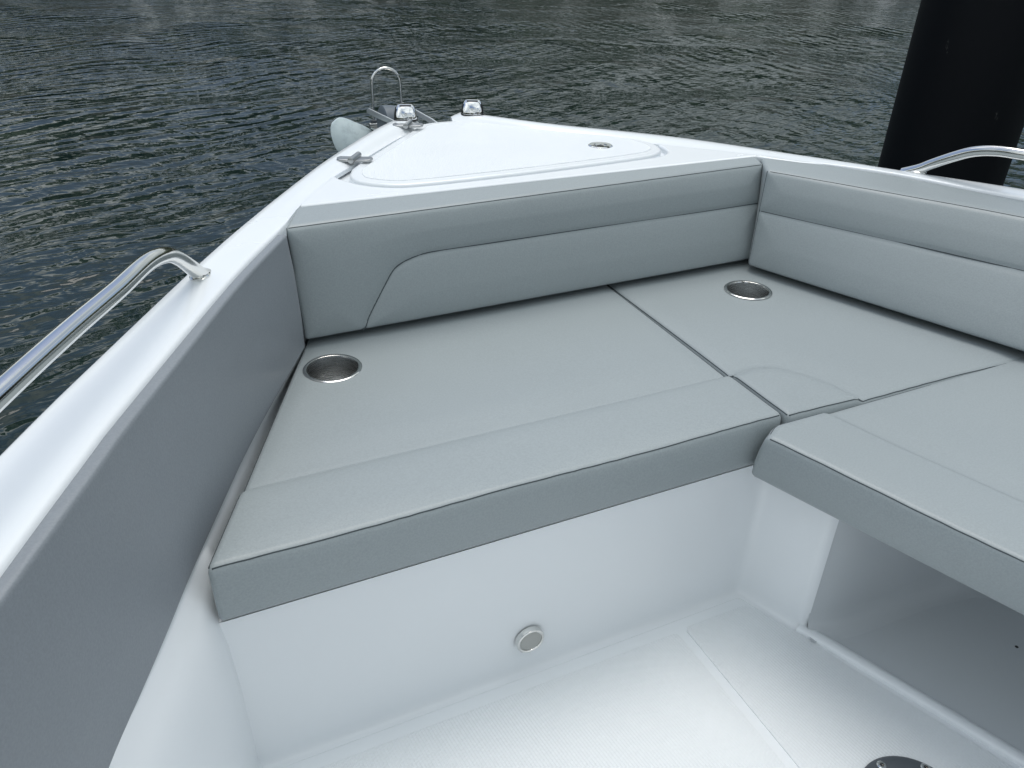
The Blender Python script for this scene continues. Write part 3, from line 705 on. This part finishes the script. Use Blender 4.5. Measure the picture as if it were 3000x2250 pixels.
A, amp, adim, adisp = seat('seat_cushion', [(-.044, .860), (.958, .860), (.976, 1.585), (.262, 1.585)], .343, .448, .22, label='wide grey seat cushion on the port side with a cup holder in its corner', cut=(.245, 1.349, .052))
B, bmp_, bdim, bdisp = seat('seat_cushion', [(.9615, .853), (1.700, .842), (1.52, 1.585), (.9775, 1.585)], .343, .448, .22,
    curve=[(.0, .225), (.041, .232), (.099, .235), (.153, .215), (.194, .16), (.225, .09), (.243, .0)], label='grey corner seat cushion with a rounded stitched bolster at its front corner', cut=(1.278, 1.346, .052))
CA = [(.912, .795), (1.072, .829), (1.60, .832), (1.60, .832)]
# aft starboard cushion: u runs aft along the aisle, v outboard
def seatC():
    c4 = [(.905, .806), (1.33, -.80), (2.10, -.80), (1.705, .834)]
    z0, z1 = .338, .443
    root = empty('seat_cushion', (1.4, .1, z0)); tag(root, 'long grey seat cushion running aft along the starboard side over the open recess', 'seat cushion', 'grey seat cushions in the bow lounge')
    L_ = 1.66; D_ = .79; T_ = z1-z0; dims = (L_, D_, T_)
    base = hexmap([(.890, .846, z0), (1.455, -.80, z0), (2.10, -.80, z0), (1.705, .838, z0)]+[(.882, .822, z1), (1.425, -.80, z1), (2.10, -.80, z1), (1.705, .834, z1)])
    def mp(U):
        X = base(U); u, v, w = U[:, 0], U[:, 1], U[:, 2]; fr = 1-sstep(v*D_, 0, .06)
        X[:, 0] -= fr*(.006*4*w*(1-w)+.0012*np.sin(u*L_*8)*np.sin(w*3)); X[:, 2] += fr*.0012*np.sin(u*L_*12+1)*w
        X[:, 1] += .024*sstep(v*D_, .0, .05)*np.clip(1-u*L_/.12, 0, 1)-.004*np.sin(v*3.1)*np.clip(1-u*L_/.2, 0, 1)
        return X
    vs = .20
    def disp(U, P):
        u, v, w = U[:, 0], U[:, 1], U[:, 2]; top = sstep(w, .80, .97); inside = sstep(-(v-vs)*D_, -.012, .006); d = abs(v-vs)*D_
        e = np.minimum.reduce([u*L_, (1-u)*L_, v*D_, (1-v)*D_]); edge = sstep(e, -.01, .05)
        z = (-.007+.004*sstep(d, 0, .1)*edge)*(1-inside)+(.0005+.002*sstep(d, 0, .04)*edge)*inside-.003*np.exp(-(d/.006)**2)
        return top*(z-.0007*(1-sstep(v*D_, 0, .03))*(.5+.5*np.sin(u*L_*88+2*np.sin(u*30))))
    pad('cushion', mp, dims, (130, 70, 10), .011, VIN, root, disp, ((), (vs,), ()))
    n = 70; r_ = .011
    seam('seam', mp, dims, disp, [(.006+.99*k/n, .3*r_/D_, 1-.3*r_/T_) for k in range(n+1)], root, .0012)
    seam('seam', mp, dims, disp, [(.3*r_/L_, .02+.97*k/n, 1-.3*r_/T_) for k in range(n+1)], root, .0009)
    seam('stitch_line', mp, dims, disp, [(k/n*.98+.01, vs, 1) for k in range(n+1)], root, .0006, -.0002, THRL)
seatC()
# backrests
def backrest(name, c8, dims, curve, label, res, parent_cat='backrest', m=VIN, ends='lr', grp='grey padded backrests round the bow lounge'):
    mp = c8 if callable(c8) else hexmap(c8); root = empty(name, tuple(mp(np.array([[.5, 0, .5]]))[0])); tag(root, label, parent_cat, grp)
    crv = [(q[0]*dims[0], q[1]*dims[1]) for q in curve]
    def disp(U, P):
        u, v, w = U[:, 0], U[:, 1], U[:, 2]; fr = sstep(w, .75, .97); d = dist_poly(P, crv)
        e = np.minimum.reduce([u*dims[0], (1-u)*dims[0], v*dims[1], (1-v)*dims[1]])
        bulge = .0115*(1-np.exp(-np.minimum(d, e*1.2)/.030))-.006
        return fr*(bulge-.0025*np.exp(-(d/.004)**2)-.0006*(1-sstep(e, 0, .03))*(.5+.5*np.sin(P[:, 0]*80+2*np.sin(P[:, 0]*17))))
    pad('padding', mp, dims, res, .010, m, root, disp)
    n = 70; r_ = .010; T = dims[2]
    fine = [(q[0], q[1], 1) for q in catmull([(a[0], a[1], 0) for a in curve], 8)]
    fine = [(min(.995, max(.005, q[0])), min(.99, max(.01, q[1])), 1) for q in fine]
    seam('seam', mp, dims, disp, fine, root, .0014, .0002)
    seam('seam', mp, dims, disp, [(.006+.988*k/n, 1-.3*r_/dims[1], 1-.3*r_/T) for k in range(n+1)], root, .0010)
    seam('seam', mp, dims, disp, [(.006+.988*k/n, .3*r_/dims[1], 1-.3*r_/T) for k in range(n+1)], root, .0009)
    for e_ in ends:
        uu = .3*r_/dims[0] if e_ == 'l' else 1-.3*r_/dims[0]
        seam('seam', mp, dims, disp, [(uu, .01+.98*k/30, 1-.3*r_/T) for k in range(31)], root, .0009)
    return root
# front backrest: u to starboard, v up, w towards the camera
cf = lambda x, z: ((x-.21)/1.175, (z-.458)/.232)
backrest('backrest', [(.235, 1.56, .458), (1.445, 1.56, .458), (1.448, 1.590, .700), (.252, 1.590, .700),
                      (.2125, 1.450, .458), (1.400, 1.474, .458), (1.432, 1.536, .692), (.206, 1.487, .690)], (1.2, .24, .11),
         [(.103, -.02), cf(.341, .468), cf(.35, .487), cf(.388, .543), cf(.412, .575), cf(.435, .588), cf(.468, .5965), cf(.515, .600), (.42, .605), (1.01, .590)],
         'wide grey front backrest with a curved seam at its port end', (260, 56, 10), ends='lr')
# starboard backrest
backrest('backrest', curvemap(
    [(1.455, 1.535, .458), (1.53, 1.38, .458), (1.68, 1.02, .458), (1.84, .60, .458), (1.98, .20, .458), (2.06, -.10, .458)],
    [(1.458, 1.585, .699), (1.545, 1.490, .699), (1.652, 1.340, .699), (1.774, 1.065, .699), (1.932, .76, .699), (2.078, .38, .699), (2.205, -.06, .699)],
    [(1.352, 1.446, .457), (1.385, 1.350, .457), (1.480, 1.090, .457), (1.575, .832, .457), (1.74, .38, .457), (1.90, -.10, .457)],
    [(1.398, 1.486, .691), (1.432, 1.430, .691), (1.560, 1.205, .691), (1.678, .990, .691), (1.860, .58, .691), (2.03, .10, .691), (2.09, -.08, .691)]), (1.66, .235, .10),
         [(-.01, .585), (1.01, .60)],
         'long straight grey backrest along the starboard side with one lengthwise seam', (200, 50, 8), ends='l')
# dark void behind/below the backrests: liner riser they lean on
wall_strip('backrest_riser', [(.20, 1.597), (1.46, 1.597), (1.545, 1.50), (1.665, 1.345), (1.787, 1.07), (1.945, .76), (2.10, .36), (2.22, -.06)], [(0, .695), (0, .33)])
# port side panel: u aft, v up, w inboard
def side_panel():
    root = empty('side_panel', (-.2, .7, .42)); tag(root, 'tall flat grey padded panel lining the inside of the port gunwale', 'side panel')
    top = [(-.985, -2), (-.815, -1.2), (-.635, -.6), (-.43, 0), (-.285, .4), (-.187, .635), (-.122, .785), (-.079, .885), (.09, 1.244), (.2035, 1.452), (.2085, 1.462)]
    bot = [(-.93, -2), (-.77, -1.2), (-.595, -.6), (-.40, 0), (-.262, .4), (-.172, .64), (-.143, .706), (-.101, .80), (-.058, .903), (.029, 1.095), (.12, 1.28), (.2045, 1.440), (.2115, 1.453)]
    y1, y0 = 1.452, -1.9
    def mp(U):
        u, v, w = U[:, 0], U[:, 1], U[:, 2]; y = y1+(y0-y1)*u
        xt = np.interp(y, [p[1] for p in top], [p[0] for p in top]); xb = np.interp(y, [p[1] for p in bot], [p[0] for p in bot])
        zb = np.interp(y, [-2, .6, .9, 1.1, 1.45], [.38, .404, .424, .436, .447]); zt = .6925
        x = xb+(xt-xb)*v; z = zb+(zt-zb)*v
        return np.stack([x+(w-1)*.030+.004*w, y-(w-1)*.012, z], 1)
    dims = (3.6, .27, .034)
    top = [tuple(p) for p in resample(top, 120)][::1]; bot = [tuple(p) for p in resample(bot, 120)]
    def disp(U, P):
        u, v, w = U[:, 0], U[:, 1], U[:, 2]; fr = sstep(w, .5, .97)
        e = np.minimum(v*dims[1], (1-v)*dims[1]); return fr*(.003*sstep(e, 0, .10)+.0004*np.sin(u*60))
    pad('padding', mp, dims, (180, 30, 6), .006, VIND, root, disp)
    return root
side_panel()
# cup holders
CUPM, t, b = mat('spun stainless', (.62, .63, .63), .30, 1)
n1 = noise(t, 1, 4, .7, objco(t, (18, 18, 700))); mr = nn(t, 'ShaderNodeMapRange'); mr.inputs[3].default_value = .16; mr.inputs[4].default_value = .36; t.links.new(n1.outputs[0], mr.inputs[0]); t.links.new(mr.outputs[0], b.inputs['Roughness'])
b.inputs['Anisotropic'].default_value = .5; tg = nn(t, 'ShaderNodeTangent'); tg.direction_type = 'RADIAL'; tg.axis = 'Z'; t.links.new(tg.outputs[0], b.inputs['Tangent'])
def cup(x, y, z, lab):
    root = empty('cup_holder', (x, y, z-.09)); tag(root, lab, 'cup holder', 'stainless cup holders in the seat cushions')
    lathe('rim', [(.0500, z-.0010), (.0506, z+.0014), (.0525, z+.0022), (.0560, z+.0020), (.0578, z+.0006), (.0578, z-.001)], SS, root, (x, y, 0), 64)
    lathe('cup', [(.0502, z-.0008), (.0496, z-.003), (.0465, z-.086), (.0430, z-.0905), (.012, z-.0910), (0, z-.0910)], CUPM, root, (x, y, 0), 64)
    lathe('drain', [(0, z-.0862), (.005, z-.0862), (.006, z-.0868)], BLK, root, (x+.006, y, 0), 16)
cup(.245, 1.349, .4435, 'larger looking cup holder by the port side panel')
cup(1.278, 1.346, .4435, 'cup holder in the corner cushion below the joint of the two backrests')

# ------------------------------------------------------------------ bow roller, anchor
def bow_roller():
    br = empty('bow_roller', (.76, 2.3, .62)); br.parent = boat; br.matrix_parent_inverse = Matrix.Translation(-Vector(boat.location))
    def pl(name, pts, x0, x1, m):
        # plate standing fore and aft: outline in (y,z)
        M0 = Matrix(((0, 0, 1, 0), (1, 0, 0, 0), (0, 1, 0, 0), (0, 0, 0, 1)))
        return plate(name, [pts], x0, x1, .001, m, None, M=M0)
    o = pl('bow_roller', [(2.20, .60), (2.20, .655), (2.33, .700), (2.58, .722), (2.615, .705), (2.615, .655), (2.55, .62), (2.35, .58)], .700, .704, SS)
    return o
def yz_plate(name, pts, x0, x1, bev, m, par):
    M0 = Matrix(((0, 0, 1, 0), (1, 0, 0, 0), (0, 1, 0, 0), (0, 0, 0, 1)))
    return plate(name, [pts], x0, x1, bev, m, par, M=M0)
def bow_roller():
    o = yz_plate('bow_roller', [(2.24, .683), (2.24, .696), (2.30, .6985), (2.60, .681), (2.625, .672), (2.625, .662), (2.60, .662), (2.35, .680)], .683, .689, .001, ZNC, boat)
    o['label'] = 'stainless bow roller bracket with a slate roller'
    yz_plate('side_plate', [(2.24, .683), (2.24, .696), (2.30, .6985), (2.60, .694), (2.625, .684), (2.625, .674), (2.60, .676), (2.35, .682)], .797, .803, .001, ZNC, o)
    lathe_x('roller', [(0, .694), (.055, .694), (.064, .700), (.063, .73), (.060, .745), (.063, .76), (.064, .788), (.055, .794), (0, .794)], ROL, o, 2.49, .645)
    yz_plate('base_plate', [(2.16, .650), (2.16, .657), (2.62, .622), (2.62, .615)], .683, .803, .001, SS, o)
def lathe_x(name, prof, m, par, y, z, ns=48):
    o = lathe(name, [(r, x) for r, x in prof], m, par, (0, 0, 0), ns)
    o.data.transform(Matrix.Translation((0, y, z)) @ Matrix(((0, 0, 1, 0), (1, 0, 0, 0), (0, 1, 0, 0), (0, 0, 0, 1)))); return o
bow_roller()
def anchor():
    a = empty('anchor', (.68, 2.6, .5)); tag(a, 'galvanised anchor with a pale rounded fluke hanging below a tall stainless hoop', 'anchor')
    P = [(.698, 2.600, .60), (.699, 2.600, .69), (.6995, 2.600, .745)]+[(.7475-.0475*math.cos(t_), 2.600, .757+.046*math.sin(t_)) for t_ in np.linspace(.1, math.pi-.1, 14)]+[(.796, 2.6, .745), (.7975, 2.6, .70), (.798, 2.6, .63)]
    tube('hoop', P, .0046, SS, a, 16)
    v, f = box_geo(.688, .709, 2.592, 2.608, .40, .645); o = mesh('shank', v, f, PLG, a, False); md = o.modifiers.new('b', 'BEVEL'); md.width = .003
    lathe_x('shackle_pin', [(0, .682), (.007, .682), (.007, .716), (0, .716)], SSD, a, 2.596, .628, 20)
    # fluke: rounded spade, domed, about 6 mm thick
    FL = [(.549, .606), (.552, .634), (.563, .648), (.588, .658), (.626, .645), (.692, .606), (.694, .55), (.68, .47), (.62, .445), (.578, .535), (.558, .568)]
    lp = catmull([(p[0], p[1], 0) for p in FL], 8, True); c = Vector((.64, .555, 0)); n = len(lp); v = []; f = []; K = 8
    for sgn, th in ((1, 0.0), (-1, .006)):
        for k in range(K+1):
            for p in lp:
                q = c.lerp(p, k/K); rr = k/K; y = 2.575-.020*(1-rr**2)+.16*(q.x-.64)*.5+.25*(q.y-.555)+th
                v.append((q.x, y, q.y))
    for s_ in (0, 1):
        b0 = s_*(K+1)*n
        for k in range(K):
            for i in range(n):
                j = (i+1) % n; g = (b0+k*n+i, b0+k*n+j, b0+(k+1)*n+j, b0+(k+1)*n+i); f.append(g if s_ == 0 else g[::-1])
    for i in range(n):
        j = (i+1) % n; f.append((K*n+i, K*n+j, (K+1)*n+K*n+j, (K+1)*n+K*n+i))
    o = mesh('fluke', v, f, GLV, a, True, 50)
    bm = bmesh.new(); bm.from_mesh(o.data); bmesh.ops.remove_doubles(bm, verts=bm.verts, dist=1e-5); bmesh.ops.recalc_face_normals(bm, faces=bm.faces); bm.to_mesh(o.data); bm.free()
anchor()
# ------------------------------------------------------------------ pile and rope
def pile():
    az = math.radians(53.95); D = 3.15; x, y = D*math.sin(az), D*math.cos(az); r = D*math.sin(math.radians(3.72))
    v = []; f = []; ns = 64; zs = np.linspace(-3, 3.2, 32)
    for z in zs:
        for k in range(ns):
            a = 2*math.pi*k/ns; v.append((x+r*math.cos(a), y+r*math.sin(a), z))
    for i in range(31):
        for k in range(ns): f.append((i*ns+k, i*ns+(k+1) % ns, (i+1)*ns+(k+1) % ns, (i+1)*ns+k))
    f.append(tuple(31*ns+k for k in range(ns)))
    o = mesh('mooring_pile', v, f, PIL, None, True, 40); tag(o, 'thick black round mooring pile standing in the water beside the boat', 'pile')
    P = catmull([(x+.1, y-.19, .59), (x+.20, y-.20, .605), (x+.34, y-.22, .66), (x+.8, y-.25, .80), (x+1.6, y-.3, .95), (x+3.2, y-.4, 1.1)], 8)
    P0 = [(x+(r+.004)*math.cos(t_), y+(r+.004)*math.sin(t_), .56+.01*math.sin(t_)) for t_ in np.linspace(0, 2*math.pi, 40, endpoint=False)]
    va, fa = tube_geo(P, .011, 10); vb, fb = tube_geo(P0, .011, 10, False, True)
    o = mesh('mooring_rope', va, fa, ROP); tag(o, 'dark rope leading off to the right from the black pile', 'rope')
pile()
